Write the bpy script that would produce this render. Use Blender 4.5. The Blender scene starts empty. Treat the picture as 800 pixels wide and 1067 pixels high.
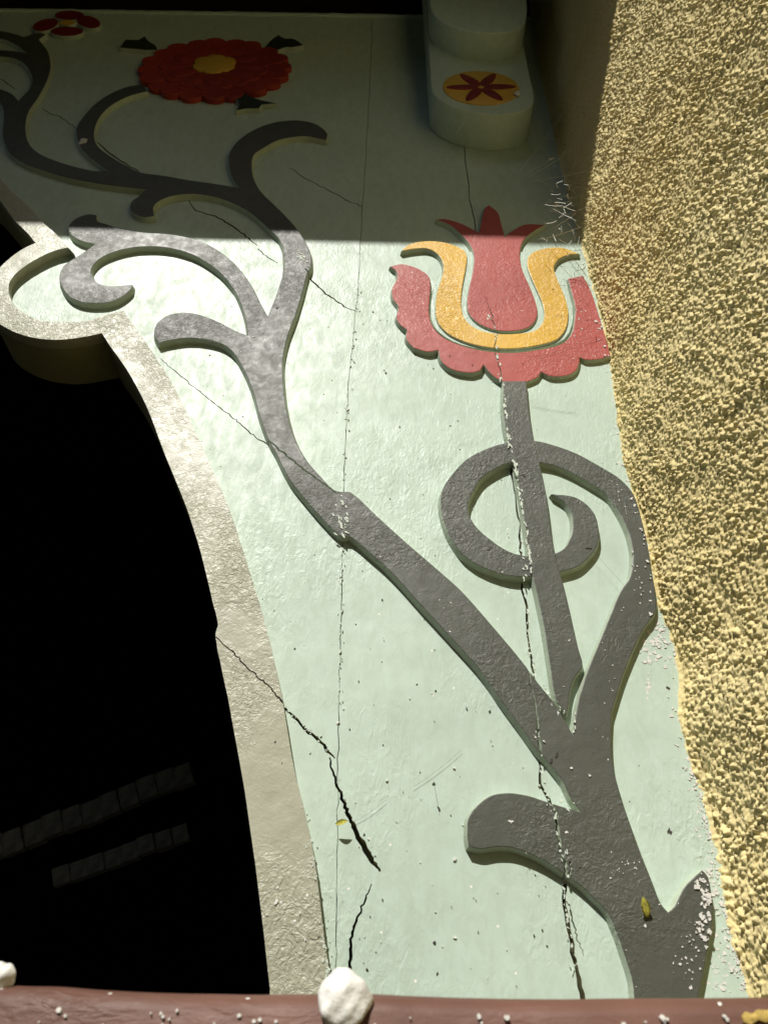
import bpy, bmesh, math, random
import numpy as np
from mathutils import Vector, Matrix

random.seed(7)
rng = np.random.default_rng(11)
SC = bpy.context.scene
COL = SC.collection

# ------------------------------------------------------------------ camera
W, H, F = 800.0, 1067.0, 801.0          # photograph's pixels, focal length in pixels
CAMZ = 1.60                              # camera height over the ground
D = 0.80                                 # camera to panel face (panel face is y = 0)
PITCH = math.radians(35.7)
ROLL = math.atan2(17.0, 1114.0)
CAM = Vector((0, -D, CAMZ))
f_ = Vector((0, math.cos(PITCH), math.sin(PITCH)))
u0 = Vector((0, -math.sin(PITCH), math.cos(PITCH)))
r0 = Vector((1, 0, 0))
r_ = r0 * math.cos(ROLL) + u0 * math.sin(ROLL)
u_ = -r0 * math.sin(ROLL) + u0 * math.cos(ROLL)
cd = bpy.data.cameras.new('camera')
cd.sensor_fit = 'VERTICAL'
cd.sensor_width = cd.sensor_height = 36.0
cd.lens = 36.0 * F / H
cd.dof.use_dof = True
cd.dof.focus_distance = 1.0
cd.dof.aperture_fstop = 10.0
cd.clip_start = 0.01
cd.clip_end = 500.0
cam = bpy.data.objects.new('camera', cd)
COL.objects.link(cam)
cam.matrix_world = Matrix(((r_.x, u_.x, -f_.x, CAM.x), (r_.y, u_.y, -f_.y, CAM.y),
                           (r_.z, u_.z, -f_.z, CAM.z), (0, 0, 0, 1)))
SC.camera = cam

# ------------------------------------------------------------------ light
SUN_YZ = math.radians(50.0)              # elevation seen along the gate
SUN_X = -0.23                            # from the left
S = Vector((SUN_X, -math.cos(SUN_YZ), math.sin(SUN_YZ))).normalized()
world = bpy.data.worlds.new('World')
SC.world = world
world.use_nodes = True
wn = world.node_tree
bg = wn.nodes['Background']
sky = wn.nodes.new('ShaderNodeTexSky')
sky.sky_type = 'NISHITA'
sky.sun_disc = False
sky.sun_elevation = math.asin(S.z)
sky.sun_rotation = math.atan2(S.x, S.y)
wn.links.new(sky.outputs['Color'], bg.inputs['Color'])
bg.inputs['Strength'].default_value = 0.05
sd = bpy.data.lights.new('sun', 'SUN')
sd.energy = 5.0
sd.angle = math.radians(0.5)
sd.color = (1.0, 0.965, 0.90)
sun = bpy.data.objects.new('sun', sd)
COL.objects.link(sun)
sun.rotation_euler = S.to_track_quat('Z', 'Y').to_euler()
sun.location = (-1, -4, 6)
SC.view_settings.view_transform = 'Standard'
SC.view_settings.look = 'None'
SC.view_settings.gamma = 1.0
SC.view_settings.exposure = 0.14
SC.view_settings.use_curve_mapping = False
SC.render.engine = 'CYCLES'


# ------------------------------------------------------------------ helpers
def ray(px, py):
    return f_ + r_ * ((px - W / 2) / F) - u_ * ((py - H / 2) / F)


def at(px, py, y=0.0):
    """pixel -> (x, z) on the vertical plane at depth y"""
    d = ray(px, py)
    s = (y + D) / d.y
    return (CAM.x + d.x * s, CAM.z + d.z * s)


def pts_at(pts, y):
    return [at(p[0], p[1], y) for p in pts]


def smooth_loop(p, sub=4, corner=52, closed=True):
    """Catmull-Rom through the points, sharp turns kept as corners"""
    p = [np.array(q, float) for q in p]
    n = len(p)
    cor = []
    for i in range(n):
        a = p[i] - p[i - 1]
        b = p[(i + 1) % n] - p[i]
        ca = a.dot(b) / (np.linalg.norm(a) * np.linalg.norm(b) + 1e-12)
        cor.append(math.degrees(math.acos(max(-1, min(1, ca)))) > corner)
    out = []
    rngi = range(n if closed else n - 1)
    for i in rngi:
        p1, p2 = p[i], p[(i + 1) % n]
        p0 = p[i - 1] if not cor[i] else p1 - (p2 - p1)
        p3 = p[(i + 2) % n] if not cor[(i + 1) % n] else p2 + (p2 - p1)
        if not closed and i == 0:
            p0 = p1 - (p2 - p1)
        if not closed and i == n - 2:
            p3 = p2 + (p2 - p1)
        L = np.linalg.norm(p2 - p1)
        t0, t3 = np.linalg.norm(p1 - p0), np.linalg.norm(p3 - p2)
        m1 = (p2 - p0) / (L + t0 + 1e-12) * L
        m2 = (p3 - p1) / (L + t3 + 1e-12) * L
        k = max(1, min(sub, int(L / 0.003)))
        for j in range(k):
            t = j / k
            h = ((2 * t**3 - 3 * t**2 + 1) * p1 + (t**3 - 2 * t**2 + t) * m1
                 + (-2 * t**3 + 3 * t**2) * p2 + (t**3 - t**2) * m2)
            out.append((h[0], h[1]))
    if not closed:
        out.append(tuple(p[-1]))
    return out


def area2(p):
    return sum(p[i - 1][0] * p[i][1] - p[i][0] * p[i - 1][1] for i in range(len(p)))


def link(name, me, mats, parent=None, smooth=35):
    if not isinstance(mats, (list, tuple)):
        mats = [mats]
    for m in mats:
        me.materials.append(m)
    if smooth:
        me.shade_smooth()
        me.set_sharp_from_angle(angle=math.radians(smooth))
    o = bpy.data.objects.new(name, me)
    COL.objects.link(o)
    if parent:
        off = Vector((0, 0, 0))
        q = parent
        while q:
            off += q.location
            q = q.parent
        me.transform(Matrix.Translation(-off))
        o.parent = parent
    return o


def spread_foot(me, d, ymin=0.002):
    """let the sides of a relief run out towards the board"""
    acc = {}
    for p in me.polygons:
        if abs(p.normal.y) < 0.3:
            for i in p.vertices:
                if me.vertices[i].co.y > ymin:
                    acc.setdefault(i, Vector((0, 0, 0)))
                    acc[i] += p.normal
    for i, n in acc.items():
        n.y = 0
        if n.length > 1e-6:
            me.vertices[i].co += n.normalized() * d


def prism_mesh(name, loop, y0, y1, bevel=0.0015, seg=2):
    """loop in (x, z); front at y0 (towards the viewer), back at y1"""
    if area2(loop) < 0:
        loop = loop[::-1]
    bm = bmesh.new()
    fv = [bm.verts.new((x, y0, z)) for x, z in loop]
    bvv = [bm.verts.new((x, y1, z)) for x, z in loop]
    n = len(loop)
    front = bm.faces.new(fv)
    bm.faces.new(bvv[::-1])
    for i in range(n):
        j = (i + 1) % n
        bm.faces.new((fv[j], fv[i], bvv[i], bvv[j]))
    bmesh.ops.recalc_face_normals(bm, faces=bm.faces[:])
    if bevel:
        bmesh.ops.bevel(bm, geom=list(front.edges), offset=bevel, segments=seg, profile=0.5,
                        affect='EDGES', clamp_overlap=True)
    me = bpy.data.meshes.new(name)
    bm.to_mesh(me)
    bm.free()
    return me


def side_mats(me, thr=0.55):
    for p in me.polygons:
        p.material_index = 0 if p.normal.y < -thr else 1
        if abs(p.normal.y) > 0.995:
            p.use_smooth = False


def flat_front(me):
    for p in me.polygons:
        if abs(p.normal.y) > 0.995:
            p.use_smooth = False


def box_into(bm, x0, x1, y0, y1, z0, z1):
    m = Matrix.Translation(((x0 + x1) / 2, (y0 + y1) / 2, (z0 + z1) / 2)) @ Matrix.Diagonal((x1 - x0, y1 - y0, z1 - z0, 1))
    return bmesh.ops.create_cube(bm, size=1, matrix=m)['verts']


def box_mesh(name, x0, x1, y0, y1, z0, z1, bevel=0.0):
    bm = bmesh.new()
    box_into(bm, x0, x1, y0, y1, z0, z1)
    if bevel:
        bmesh.ops.bevel(bm, geom=bm.edges[:], offset=bevel, segments=2, profile=0.5, affect='EDGES')
    me = bpy.data.meshes.new(name)
    bm.to_mesh(me)
    bm.free()
    return me


def thing(name, label, cat, loc=(0, 0, 0), group=None):
    o = bpy.data.objects.new(name, None)
    o.empty_display_size = 0.05
    COL.objects.link(o)
    o.location = loc
    tag(o, label, cat, group)
    return o


def tag(o, label, cat, group=None, kind=None):
    o['label'] = label
    if cat:
        o['category'] = cat
    if group:
        o['group'] = group
    if kind:
        o['kind'] = kind
    return o


def cut(o, cutters):
    """real cracks: subtract the crack wedges from a mesh"""
    for c in cutters:
        m = o.modifiers.new('crack', 'BOOLEAN')
        m.operation = 'DIFFERENCE'
        m.solver = 'EXACT'
        m.object = c
    dg = bpy.context.evaluated_depsgraph_get()
    me = bpy.data.meshes.new_from_object(o.evaluated_get(dg))
    o.modifiers.clear()
    o.data = me


# ------------------------------------------------------------------ materials
class NT:
    def __init__(self, name):
        self.m = bpy.data.materials.new(name)
        self.m.use_nodes = True
        self.t = self.m.node_tree
        self.b = self.t.nodes['Principled BSDF']
        self.tc = self.t.nodes.new('ShaderNodeTexCoord').outputs['Object']

    def n(self, ty, **kw):
        nd = self.t.nodes.new(ty)
        for k, v in kw.items():
            setattr(nd, k, v)
        return nd

    def l(self, a, b):
        self.t.links.new(a, b)

    def scaled(self, sx, sy, sz):
        mp = self.n('ShaderNodeMapping')
        mp.inputs['Scale'].default_value = (sx, sy, sz)
        self.l(self.tc, mp.inputs['Vector'])
        return mp.outputs['Vector']

    def noise(self, scale, detail=4, rough=0.55, dist=0.0, vec=None):
        nd = self.n('ShaderNodeTexNoise')
        nd.inputs['Scale'].default_value = scale
        nd.inputs['Detail'].default_value = detail
        nd.inputs['Roughness'].default_value = rough
        nd.inputs['Distortion'].default_value = dist
        self.l(vec or self.tc, nd.inputs['Vector'])
        return nd.outputs['Fac']

    def ramp(self, fac, stops):
        nd = self.n('ShaderNodeValToRGB')
        e = nd.color_ramp.elements
        while len(e) < len(stops):
            e.new(0.5)
        for i, (p, c) in enumerate(stops):
            e[i].position = p
            e[i].color = c if len(c) == 4 else (*c, 1)
        self.l(fac, nd.inputs['Fac'])
        return nd.outputs['Color']

    def mix(self, fac, a, b, blend='MIX'):
        nd = self.n('ShaderNodeMix', data_type='RGBA', blend_type=blend)
        for s, v in (('Factor', fac), ('A', a), ('B', b)):
            sock = [q for q in nd.inputs if q.name == s and (q.type == 'RGBA' if s != 'Factor' else q.type == 'VALUE')][0]
            if isinstance(v, (int, float)):
                sock.default_value = v
            elif isinstance(v, tuple):
                sock.default_value = v if len(v) == 4 else (*v, 1)
            else:
                self.l(v, sock)
        return [q for q in nd.outputs if q.type == 'RGBA'][0]

    def math(self, op, a, b=0.0):
        nd = self.n('ShaderNodeMath', operation=op)
        for i, v in enumerate((a, b)):
            if isinstance(v, (int, float)):
                nd.inputs[i].default_value = v
            else:
                self.l(v, nd.inputs[i])
        return nd.outputs[0]

    def bump(self, hgt, dist, strength=1.0, prev=None):
        nd = self.n('ShaderNodeBump')
        nd.inputs['Strength'].default_value = strength
        nd.inputs['Distance'].default_value = dist
        self.l(hgt, nd.inputs['Height'])
        if prev:
            self.l(prev, nd.inputs['Normal'])
        return nd.outputs['Normal']

    def fin(self, col, rough, spec=0.5, normal=None):
        if isinstance(col, tuple):
            self.b.inputs['Base Color'].default_value = (*col, 1)
        else:
            self.l(col, self.b.inputs['Base Color'])
        if isinstance(rough, float):
            self.b.inputs['Roughness'].default_value = rough
        else:
            self.l(rough, self.b.inputs['Roughness'])
        self.b.inputs['Specular IOR Level'].default_value = spec
        if normal:
            self.l(normal, self.b.inputs['Normal'])
        return self.m


def paint(name, col, dirt=0.12, rough=0.42, spec=0.5, wr=1.0, specks=0.0, grain=(1, 1, 1), speck_col=(0.75, 0.74, 0.68)):
    """old hand-brushed gloss paint on wood: thick, wrinkled, a little dirty"""
    k = NT(name)
    v = k.scaled(*grain)
    big = k.noise(5.0, 4, 0.6, 0.4)
    fine = k.noise(70, 5, 0.6, 0.6, v)
    wrk = k.noise(120, 3, 0.55, 1.6, v)
    c1 = tuple(min(1, q * (1 + dirt * 0.5)) for q in col)
    c2 = tuple(q * (1 - dirt) for q in col)
    c = k.ramp(big, [(0.33, c2), (0.66, c1)])
    c = k.mix(k.ramp(fine, [(0.35, (1, 1, 1)), (0.75, (0, 0, 0))]), k.mix(1.0, c, (0.86, 0.86, 0.82), 'MULTIPLY'), c)
    if specks:
        vo = k.n('ShaderNodeTexVoronoi', feature='F1')
        vo.inputs['Scale'].default_value = 130
        vo.inputs['Randomness'].default_value = 1.0
        k.l(k.tc, vo.inputs['Vector'])
        sel = k.math('MULTIPLY', k.math('LESS_THAN', vo.outputs['Distance'], 0.16),
                     k.math('GREATER_THAN', vo.outputs['Color'], 1.0 - specks))
        sel = k.math('MULTIPLY', sel, k.math('GREATER_THAN', k.noise(9, 3), 0.47))
        c = k.mix(sel, c, speck_col)
    # patches where the paint has dried wrinkled, and calmer ones
    patch = k.ramp(k.noise(7, 3, 0.5, 0.3), [(0.42, (0.06, 0.06, 0.06)), (0.66, (1, 1, 1))])
    nb = k.bump(k.noise(10, 3, 0.5), 0.008 * wr, 0.6)
    nb = k.bump(fine, 0.0016 * wr, 0.4, nb)
    nb = k.bump(k.noise(480, 2, 0.5), 0.0003 * wr, 0.5, nb)
    hw = k.mix(1.0, k.ramp(wrk, [(0.36, (0, 0, 0)), (0.70, (1, 1, 1))]), patch, 'MULTIPLY')
    nb = k.bump(hw, 0.0014 * wr, 0.7, nb)
    rg = k.n('ShaderNodeMapRange')
    k.l(fine, rg.inputs['Value'])
    rg.inputs['From Min'].default_value = 0.3
    rg.inputs['From Max'].default_value = 0.7
    rg.inputs['To Min'].default_value = rough - 0.07
    rg.inputs['To Max'].default_value = rough + 0.1
    return k.fin(c, rg.outputs['Result'], spec, nb)


MINT = paint('mint_paint', (0.485, 0.590, 0.505), 0.07, 0.46, 0.34, 0.5, 0.10, (1, 1, 0.45))
EDGE = paint('board_edge_paint', (0.30, 0.285, 0.15), 0.25, 0.5, 0.3, 0.8, 0.0)
SIDE = paint('relief_side_paint', (0.40, 0.46, 0.36), 0.15, 0.5, 0.4, 0.7, 0.0)
OLIVE = paint('rim_paint', (0.39, 0.39, 0.295), 0.10, 0.40, 0.45, 1.0, 0.18)
GREY = paint('vine_paint', (0.066, 0.070, 0.054), 0.2, 0.54, 0.55, 0.75, 0.22)
RED = paint('red_paint', (0.40, 0.080, 0.066), 0.12, 0.5, 0.35, 0.6, 0.12)
DRED = paint('maroon_paint', (0.20, 0.018, 0.016), 0.2, 0.5, 0.3, 0.8, 0.0)
RRED = paint('rosette_red_paint', (0.36, 0.040, 0.022), 0.35, 0.5, 0.3, 1.0, 0.0)
YEL = paint('yellow_paint', (0.66, 0.40, 0.050), 0.12, 0.42, 0.4, 0.8, 0.10, speck_col=(0.2, 0.16, 0.06))
DGREEN = paint('dark_leaf_paint', (0.028, 0.036, 0.022), 0.2, 0.5, 0.3, 0.6, 0.0)
BROWN = paint('rail_paint', (0.15, 0.070, 0.050), 0.3, 0.55, 0.35, 0.8, 0.3, (0.3, 1, 1))
DWOOD = paint('dark_wood', (0.016, 0.013, 0.009), 0.3, 0.75, 0.15, 1.0, 0.0, (0.2, 1, 1))
BLACKWOOD = paint('near_black_wood', (0.010, 0.009, 0.008), 0.3, 0.85, 0.08, 1.0, 0.0)  # near-black base colour adds to the darkness of the passage


def simple(name, col, rough=0.7, var=0.2, scale=120, bump=0.001):
    k = NT(name)
    nz = k.noise(scale, 4)
    c = k.ramp(nz, [(0.3, tuple(q * (1 - var) for q in col)), (0.7, tuple(min(1, q * (1 + var)) for q in col))])
    return k.fin(c, rough, 0.3, k.bump(nz, bump, 0.8))


WHITE = simple('white_lump', (0.72, 0.71, 0.66), 0.75, 0.12, 300, 0.001)
PLASTER = simple('white_plaster', (0.66, 0.64, 0.60), 0.9, 0.15, 500, 0.001)
LEAFM = simple('dry_leaf', (0.62, 0.58, 0.12), 0.6, 0.3, 200, 0.0005)
PEEL = simple('peeling_paint', (0.56, 0.62, 0.53), 0.6, 0.15, 300, 0.0005)
WEB = simple('web_silk', (0.72, 0.70, 0.62), 0.6, 0.1, 50, 0.0)
TILE = simple('old_tile', (0.42, 0.41, 0.37), 0.8, 0.6, 25, 0.001)
GROUNDM = simple('ground_gravel', (0.052, 0.052, 0.030), 0.9, 0.25, 6, 0.01)


def stucco_mat():
    k = NT('yellow_stucco')
    a = k.noise(3.0, 4, 0.6)
    b = k.noise(260, 3, 0.6)
    c = k.ramp(a, [(0.3, (0.70, 0.58, 0.28)), (0.7, (0.78, 0.67, 0.36))])
    c = k.mix(k.ramp(b, [(0.3, (0, 0, 0)), (0.7, (1, 1, 1))]), k.mix(1.0, c, (0.86, 0.83, 0.76), 'MULTIPLY'), c)
    return k.fin(c, 0.85, 0.25, k.bump(b, 0.0010, 0.7))


STUCCO = stucco_mat()

# ------------------------------------------------------------------ ground
g = bpy.data.meshes.new('ground')
g.from_pydata([(-150, -150, 0), (150, -150, 0), (150, 150, 0), (-150, 150, 0)], [], [(0, 1, 2, 3)])
go = link('ground', g, GROUNDM, smooth=0)
go['kind'] = 'structure'

# ------------------------------------------------------------------ added unseen hedge behind the camera, blocks sky light from the panel
HX, HT = np.meshgrid(np.linspace(-9, 9, 260), np.linspace(0, 1, 150))


def blocker_noise(x, y, seed):
    r = np.random.default_rng(seed)
    tab = r.random((256, 256))
    xi, yi = np.floor(x).astype(int), np.floor(y).astype(int)
    fx, fy = x - xi, y - yi
    return (tab[xi % 256, yi % 256] * (1 - fx) * (1 - fy) + tab[(xi + 1) % 256, yi % 256] * fx * (1 - fy)
            + tab[xi % 256, (yi + 1) % 256] * (1 - fx) * fy + tab[(xi + 1) % 256, (yi + 1) % 256] * fx * fy)


ht = HT * 12.4
hz = np.where(ht < 5.5, ht, np.where(ht < 6.9, 5.5, 12.4 - ht))
hy = np.where(ht < 5.5, -5.2, np.where(ht < 6.9, -5.2 - (ht - 5.5), -6.6))
dd = 0.5 * (blocker_noise(HX * 1.2, ht * 1.2, 1) - 0.5) + 0.35 * (blocker_noise(HX * 5, ht * 5, 2) - 0.5) + 0.3 * (blocker_noise(HX * 14, ht * 14, 3) - 0.5)
hy = hy + np.where(ht < 6.2, dd, -dd)
hz = np.clip(hz + np.where((ht > 4.5) & (ht < 7.9), dd, 0), 0, None)
nr_, nc_ = HX.shape
hv = np.stack([HX, hy, hz], -1).reshape(-1, 3)
hi = (np.arange(nr_ - 1)[:, None] * nc_ + np.arange(nc_ - 1)[None, :]).reshape(-1)
hm = bpy.data.meshes.new('sky_blocker')
hm.from_pydata(hv.tolist(), [], np.stack([hi, hi + 1, hi + nc_ + 1, hi + nc_], 1).tolist())
sky_blocker = link('sky_blocker', hm, simple('blocker_leaves', (0.055, 0.075, 0.026), 0.7, 0.5, 14, 0.05), smooth=0)
tag(sky_blocker, 'added unseen green hedge across the yard opposite the gate', 'sky_blocker')

# ------------------------------------------------------------------ traced outlines (photo pixels)
T_RIM, T_VINE, T_STEM, T_TUL = 0.0150, 0.0100, 0.0112, 0.0075

rim_in = [(281.5, 1030), (269, 925), (258, 844), (254, 817), (240, 740), (229.5, 688), (225.5, 668), (224.5, 660), (227, 650),
          (222, 627), (210, 577), (194, 527.5), (172.5, 475), (152.5, 422.5), (132.5, 385), (115, 360), (106.5, 347),
          (87.5, 351), (62.5, 354), (40, 352.5), (20, 347.5), (0, 337.5), (-10, 328), (-15, 316), (-16, 304), (-11, 291),
          (0, 279), (12.5, 267.5), (25, 259), (37.5, 253), (27.5, 241), (16, 230), (0, 208), (-16, 190), (-36, 172)]
rim_out = [(-36, 156), (-14, 172), (0, 186), (12, 199), (27, 212), (44, 231), (60, 245), (78, 265),
           (71, 258), (57.5, 261), (40, 269), (22.5, 280), (11, 292.5), (9, 305), (15, 317.5), (27.5, 327.5), (45, 334),
           (70, 335.5), (92.5, 334), (107.5, 329), (129, 323.5), (142.5, 343), (160, 368.5), (180, 400), (200, 440),
           (220, 487.5), (237.5, 527.5), (254, 575), (270, 627.5), (282.5, 675), (292.5, 720), (306.6, 800), (316, 840),
           (327, 894), (338, 978), (345.6, 1026)]

vine = [(726, 1085), (728, 1037), (732.5, 1016), (740, 974), (743, 953), (741, 929), (737, 912), (731, 906), (722, 914), (711, 926),
        (702, 944), (696, 950), (689, 942), (680, 920), (672, 900), (664.7, 882), (650.6, 842), (640, 804), (636.6, 776), (637, 745),
        (640, 733), (648, 707), (659, 679), (671, 654), (683, 637), (682, 612), (678, 590), (674, 565), (668, 540), (660, 515), (646, 499),
        (627, 487), (602, 473), (581, 465), (556, 459), (527, 461.5), (509, 466.5), (487, 477.5), (470, 495), (460, 512),
        (459, 528), (463, 546), (470, 562), (481, 577), (496, 588), (515, 596), (534, 600.5), (560, 601), (587, 595), (602.5, 590),
        (615, 579), (622, 569), (624, 557), (620, 537), (609, 524), (596, 517), (574, 514.5), (587, 523), (595, 535), (596.5, 549),
        (593, 562), (585, 573), (563, 580), (540, 577.5), (527.5, 573), (512, 563), (498, 551), (489, 537), (488, 524), (493, 512),
        (502, 498), (518, 487), (531, 482), (546, 481), (562, 482), (577.5, 485), (596, 493), (615, 504), (631, 515), (643, 531),
        (652.5, 549), (657, 565), (659, 582), (656, 601), (646, 616), (634, 644), (621, 676), (610, 704), (602.5, 729), (599, 747),
        (596, 764), (588, 750), (577.5, 732), (562, 713), (543, 688), (512, 651), (481, 616), (459, 596), (424, 566), (392.5, 537.5),
        (366, 513), (355, 512), (347.5, 510), (335, 497.5), (320, 480), (307.5, 457.5), (300, 432.5), (296, 405), (295, 375),
        (300, 350), (307.5, 330), (315, 305), (320, 286), (324, 278), (324, 265), (320, 255), (311.5, 241), (300, 227.5), (285, 212.5),
        (272.5, 200), (265, 187.5), (262.5, 172.5), (265, 161), (275, 154), (290, 146), (305, 143), (320, 142), (332.5, 144.5),
        (340, 146), (341, 139), (335, 132.5), (325, 127.5), (307.5, 125), (287.5, 127), (270, 132.5), (255, 141), (245, 150),
        (239, 161), (239, 175), (242.5, 186), (249, 195.5), (222.5, 191), (197.5, 187.5), (172.5, 183), (147, 179.5), (135, 174), (117.5, 164),
        (103, 153), (99, 145), (98.5, 137), (102.5, 125), (110, 115), (120, 107.5), (135, 100), (154, 95), (150, 89), (143, 88.5), (130, 91),
        (115, 97.5), (100, 107.5), (89, 119), (81, 131), (80, 140), (84, 152.5), (92.5, 162.5), (105, 172.5), (113, 178), (100, 178),
        (75, 172.5), (55, 166), (40, 159), (31, 150), (27.5, 140), (27.5, 127.5), (31, 115), (40, 102), (49, 85), (53, 70), (51, 55),
        (45, 46), (41, 41), (48, 36), (44, 34), (35, 35), (25, 38.5), (15, 35), (0, 32), (-20, 33), (-42, 37), (-46, 41), (-40, 44), (-20, 40), (0, 40),
        (12, 44), (22, 50), (29, 55.5), (15, 53), (0, 52), (-20, 54), (-38, 60), (-36, 65), (-20, 61), (0, 59), (15, 61), (25, 66), (31, 74), (34, 82.5),
        (31, 92.5), (24, 100), (19.5, 105), (12.5, 97.5), (0, 92.5), (-18, 90), (-34, 92), (-36, 98), (-20, 99), (-6, 102), (0, 106), (4, 113), (4, 125), (3, 140), (5, 148), (11, 160), (25, 170),
        (45, 177.5), (70, 185), (100, 191), (125, 194.5), (153, 197.5), (145, 204), (137.5, 210), (136, 217.5), (140, 222.5),
        (150, 226), (161, 225), (160, 216), (165, 210), (175, 205.5), (186, 203), (202.5, 202), (220, 204.5), (237.5, 209.5),
        (255, 218), (270, 229), (282.5, 241), (289, 247), (294, 256), (295.5, 268), (295, 282.5), (291, 297.5), (285, 315), (279, 329),
        (272.5, 317.5), (262.5, 297.5), (247.5, 277.5), (230, 262.5), (210, 251.5), (190, 246), (172.5, 243.5), (150, 242), (125, 238),
        (110, 233), (102, 230.5), (101, 224), (92.5, 223), (80, 227), (72.5, 234), (72, 241), (77.5, 247.5), (87.5, 252), (99, 254.5),
        (90, 261), (77.5, 269), (66, 277.5), (62, 290), (65, 300), (72.5, 309), (85, 314.5), (100, 316), (115, 314.5), (127.5, 309),
        (137, 301), (138, 296.5), (130, 297), (115, 298), (102.5, 295), (96, 287.5), (95.5, 280), (102.5, 271), (115, 264), (132.5, 259),
        (150, 257), (170, 257.5), (188, 261), (206, 268), (227.5, 282.5), (242.5, 300), (251, 317.5), (256, 335), (257.5, 349), (245, 344.5),
        (227.5, 335), (207.5, 327.5), (192.5, 325.5), (177.5, 327.5), (165, 335), (161, 342.5), (161, 350), (165.5, 357.5), (175, 355),
        (192.5, 352.5), (210, 353), (230, 358), (242.5, 367), (251, 380), (257.5, 392.5), (264, 410), (270, 432.5), (279, 457.5),
        (287.5, 472.5), (300, 497.5), (317.5, 520), (335, 540), (350, 555), (356, 559), (363, 558.5), (380, 572), (405, 594), (436, 628),
        (469, 664), (500, 699), (521, 729), (540, 755), (557, 779), (569, 793), (585, 814), (594, 832), (604, 845), (585, 840), (566, 834),
        (550, 829), (529, 826), (510, 829), (496, 840), (487.5, 853), (486.5, 870), (488, 882), (500.5, 885), (516, 883), (535, 884),
        (557, 892), (576, 903), (602, 921), (617, 935), (632, 951.5), (642.5, 974), (650, 995), (657.5, 1019), (660, 1040), (662, 1085)]

stem = [(524, 397), (548, 397), (551, 427.5), (556.5, 459), (563, 487), (570, 521), (574, 552.5), (580, 583), (588, 613), (596, 647.5),
        (602.5, 676), (607, 694), (599, 705), (594, 719), (592, 735), (590, 746), (579, 729), (573, 694), (566.5, 654), (559, 619),
        (552.5, 591), (549, 565), (545, 537), (541.5, 515), (538, 493), (534, 474), (527.5, 452.5), (524, 427)]

tul_core = [(509.5, 213.5), (518.5, 221), (523, 236), (526, 246.5), (533.5, 240.5), (547, 233.6), (568, 234), (559, 239), (548.5, 246.5),
            (543.4, 254), (541.5, 266), (544, 281), (552, 299), (558.5, 317), (559.5, 329), (553.5, 339), (541, 344), (520, 344.5), (502, 339),
            (490.5, 330), (486.5, 320), (488, 302), (492, 284), (493.6, 266), (490, 255.5), (481, 245), (469, 234.5), (454, 228.5),
            (464.5, 228), (481, 233), (493, 239), (499, 242), (502, 227), (505, 216.5)]
tul_yel = [(418, 261.5), (427, 254), (445, 251), (463, 252.5), (476.5, 257), (485.5, 263), (485.5, 278), (481.6, 299), (480.4, 317),
           (485, 333), (498, 343), (517, 347.5), (538, 347.5), (557, 344), (566, 333.5), (565, 317), (557.5, 299), (550, 281), (549, 270.5),
           (554.5, 263), (568, 258.5), (586, 258), (604, 264.5), (592, 265.4), (581.5, 270.5), (577, 279.5), (581.5, 293), (589, 311),
           (592, 326), (589, 343), (580, 353.5), (562, 359.5), (538, 363), (514, 362.5), (490, 358), (469, 349), (457.5, 338), (453.5, 326),
           (455, 305), (460.5, 287), (461.5, 275), (455.5, 264.5), (445, 259), (430, 259.4)]
tul_red = [(406, 277.4), (418, 275), (433, 278.6), (446, 287), (448.5, 296), (447.5, 311), (447, 326), (451, 340), (462, 351.5), (481, 360),
           (502, 365), (532, 367.5), (562, 364), (584, 358.5), (595, 348), (598.5, 332), (599, 320), (595, 303.5), (591.5, 290), (607, 287),
           (615, 302), (624, 329), (632, 356), (636, 371), (622, 374.5), (610, 375), (604, 372.5), (603, 379), (599, 387), (589, 391.4), (574, 392),
           (563.5, 387.5), (559, 393.5), (544, 398.6), (526, 398), (513, 391), (503.5, 380), (500.5, 386), (490, 388.4), (472, 385.4),
           (460, 377), (456.4, 365), (445, 366.5), (430, 362), (423.4, 353), (424, 343.4), (416.5, 338), (412.6, 330.5), (415, 320),
           (409, 311), (408.4, 300.5), (413.5, 290), (412.5, 282.5)]

seam1 = [(392, -60), (388, 20), (384.5, 100), (380.5, 180), (376, 240), (373, 300), (369, 340), (363.5, 400), (360.5, 440), (359, 480), (358, 520),
         (357, 560), (356, 620), (354, 680), (353, 740), (352, 800), (351, 900), (350, 1030)]
seam2 = [(478, -60), (480, 40), (482, 120), (484, 150), (486, 175), (489, 200), (491, 215), (496, 245), (499, 269), (503.5, 290), (505, 311), (512.5, 332), (516.5, 350),
         (515.5, 368), (520, 386), (523, 400), (524, 430), (527, 455), (531, 480), (536, 510), (541, 545), (543, 580), (543, 607), (548, 632),
         (549, 660), (553, 685), (556, 704), (556, 729), (558, 745), (560.6, 773), (563, 798), (563, 817), (572.5, 832.5), (578, 851),
         (580, 873), (584, 893), (590, 906), (588, 920), (587.6, 935), (591.5, 962), (596, 992), (600.5, 1013), (605.6, 1035)]


def densify(pl, step):
    out = []
    for (a, b) in zip(pl[:-1], pl[1:]):
        L = math.hypot(b[0] - a[0], b[1] - a[1])
        n = max(1, int(L / step))
        for i in range(n):
            t = i / n
            out.append(tuple(a[k] + (b[k] - a[k]) * t for k in range(len(a))))
    out.append(tuple(pl[-1]))
    return out


# ------------------------------------------------------------------ the gate panel
PANEL_T = 0.078
TOPZ = at(200, 14)[1]
XR = 0.42
XC = -0.98                                  # middle of the arch, left of the picture
gate = thing('carved_gate_panel', 'pale mint carved wooden gate panel with dark vine and flowers in relief', 'gate panel', (0.15, 0.04, 0))

ri = smooth_loop(pts_at(rim_in, -T_RIM), 4, 50, closed=False)
ro = smooth_loop(pts_at(rim_out, -T_RIM), 4, 50, closed=False)
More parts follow.
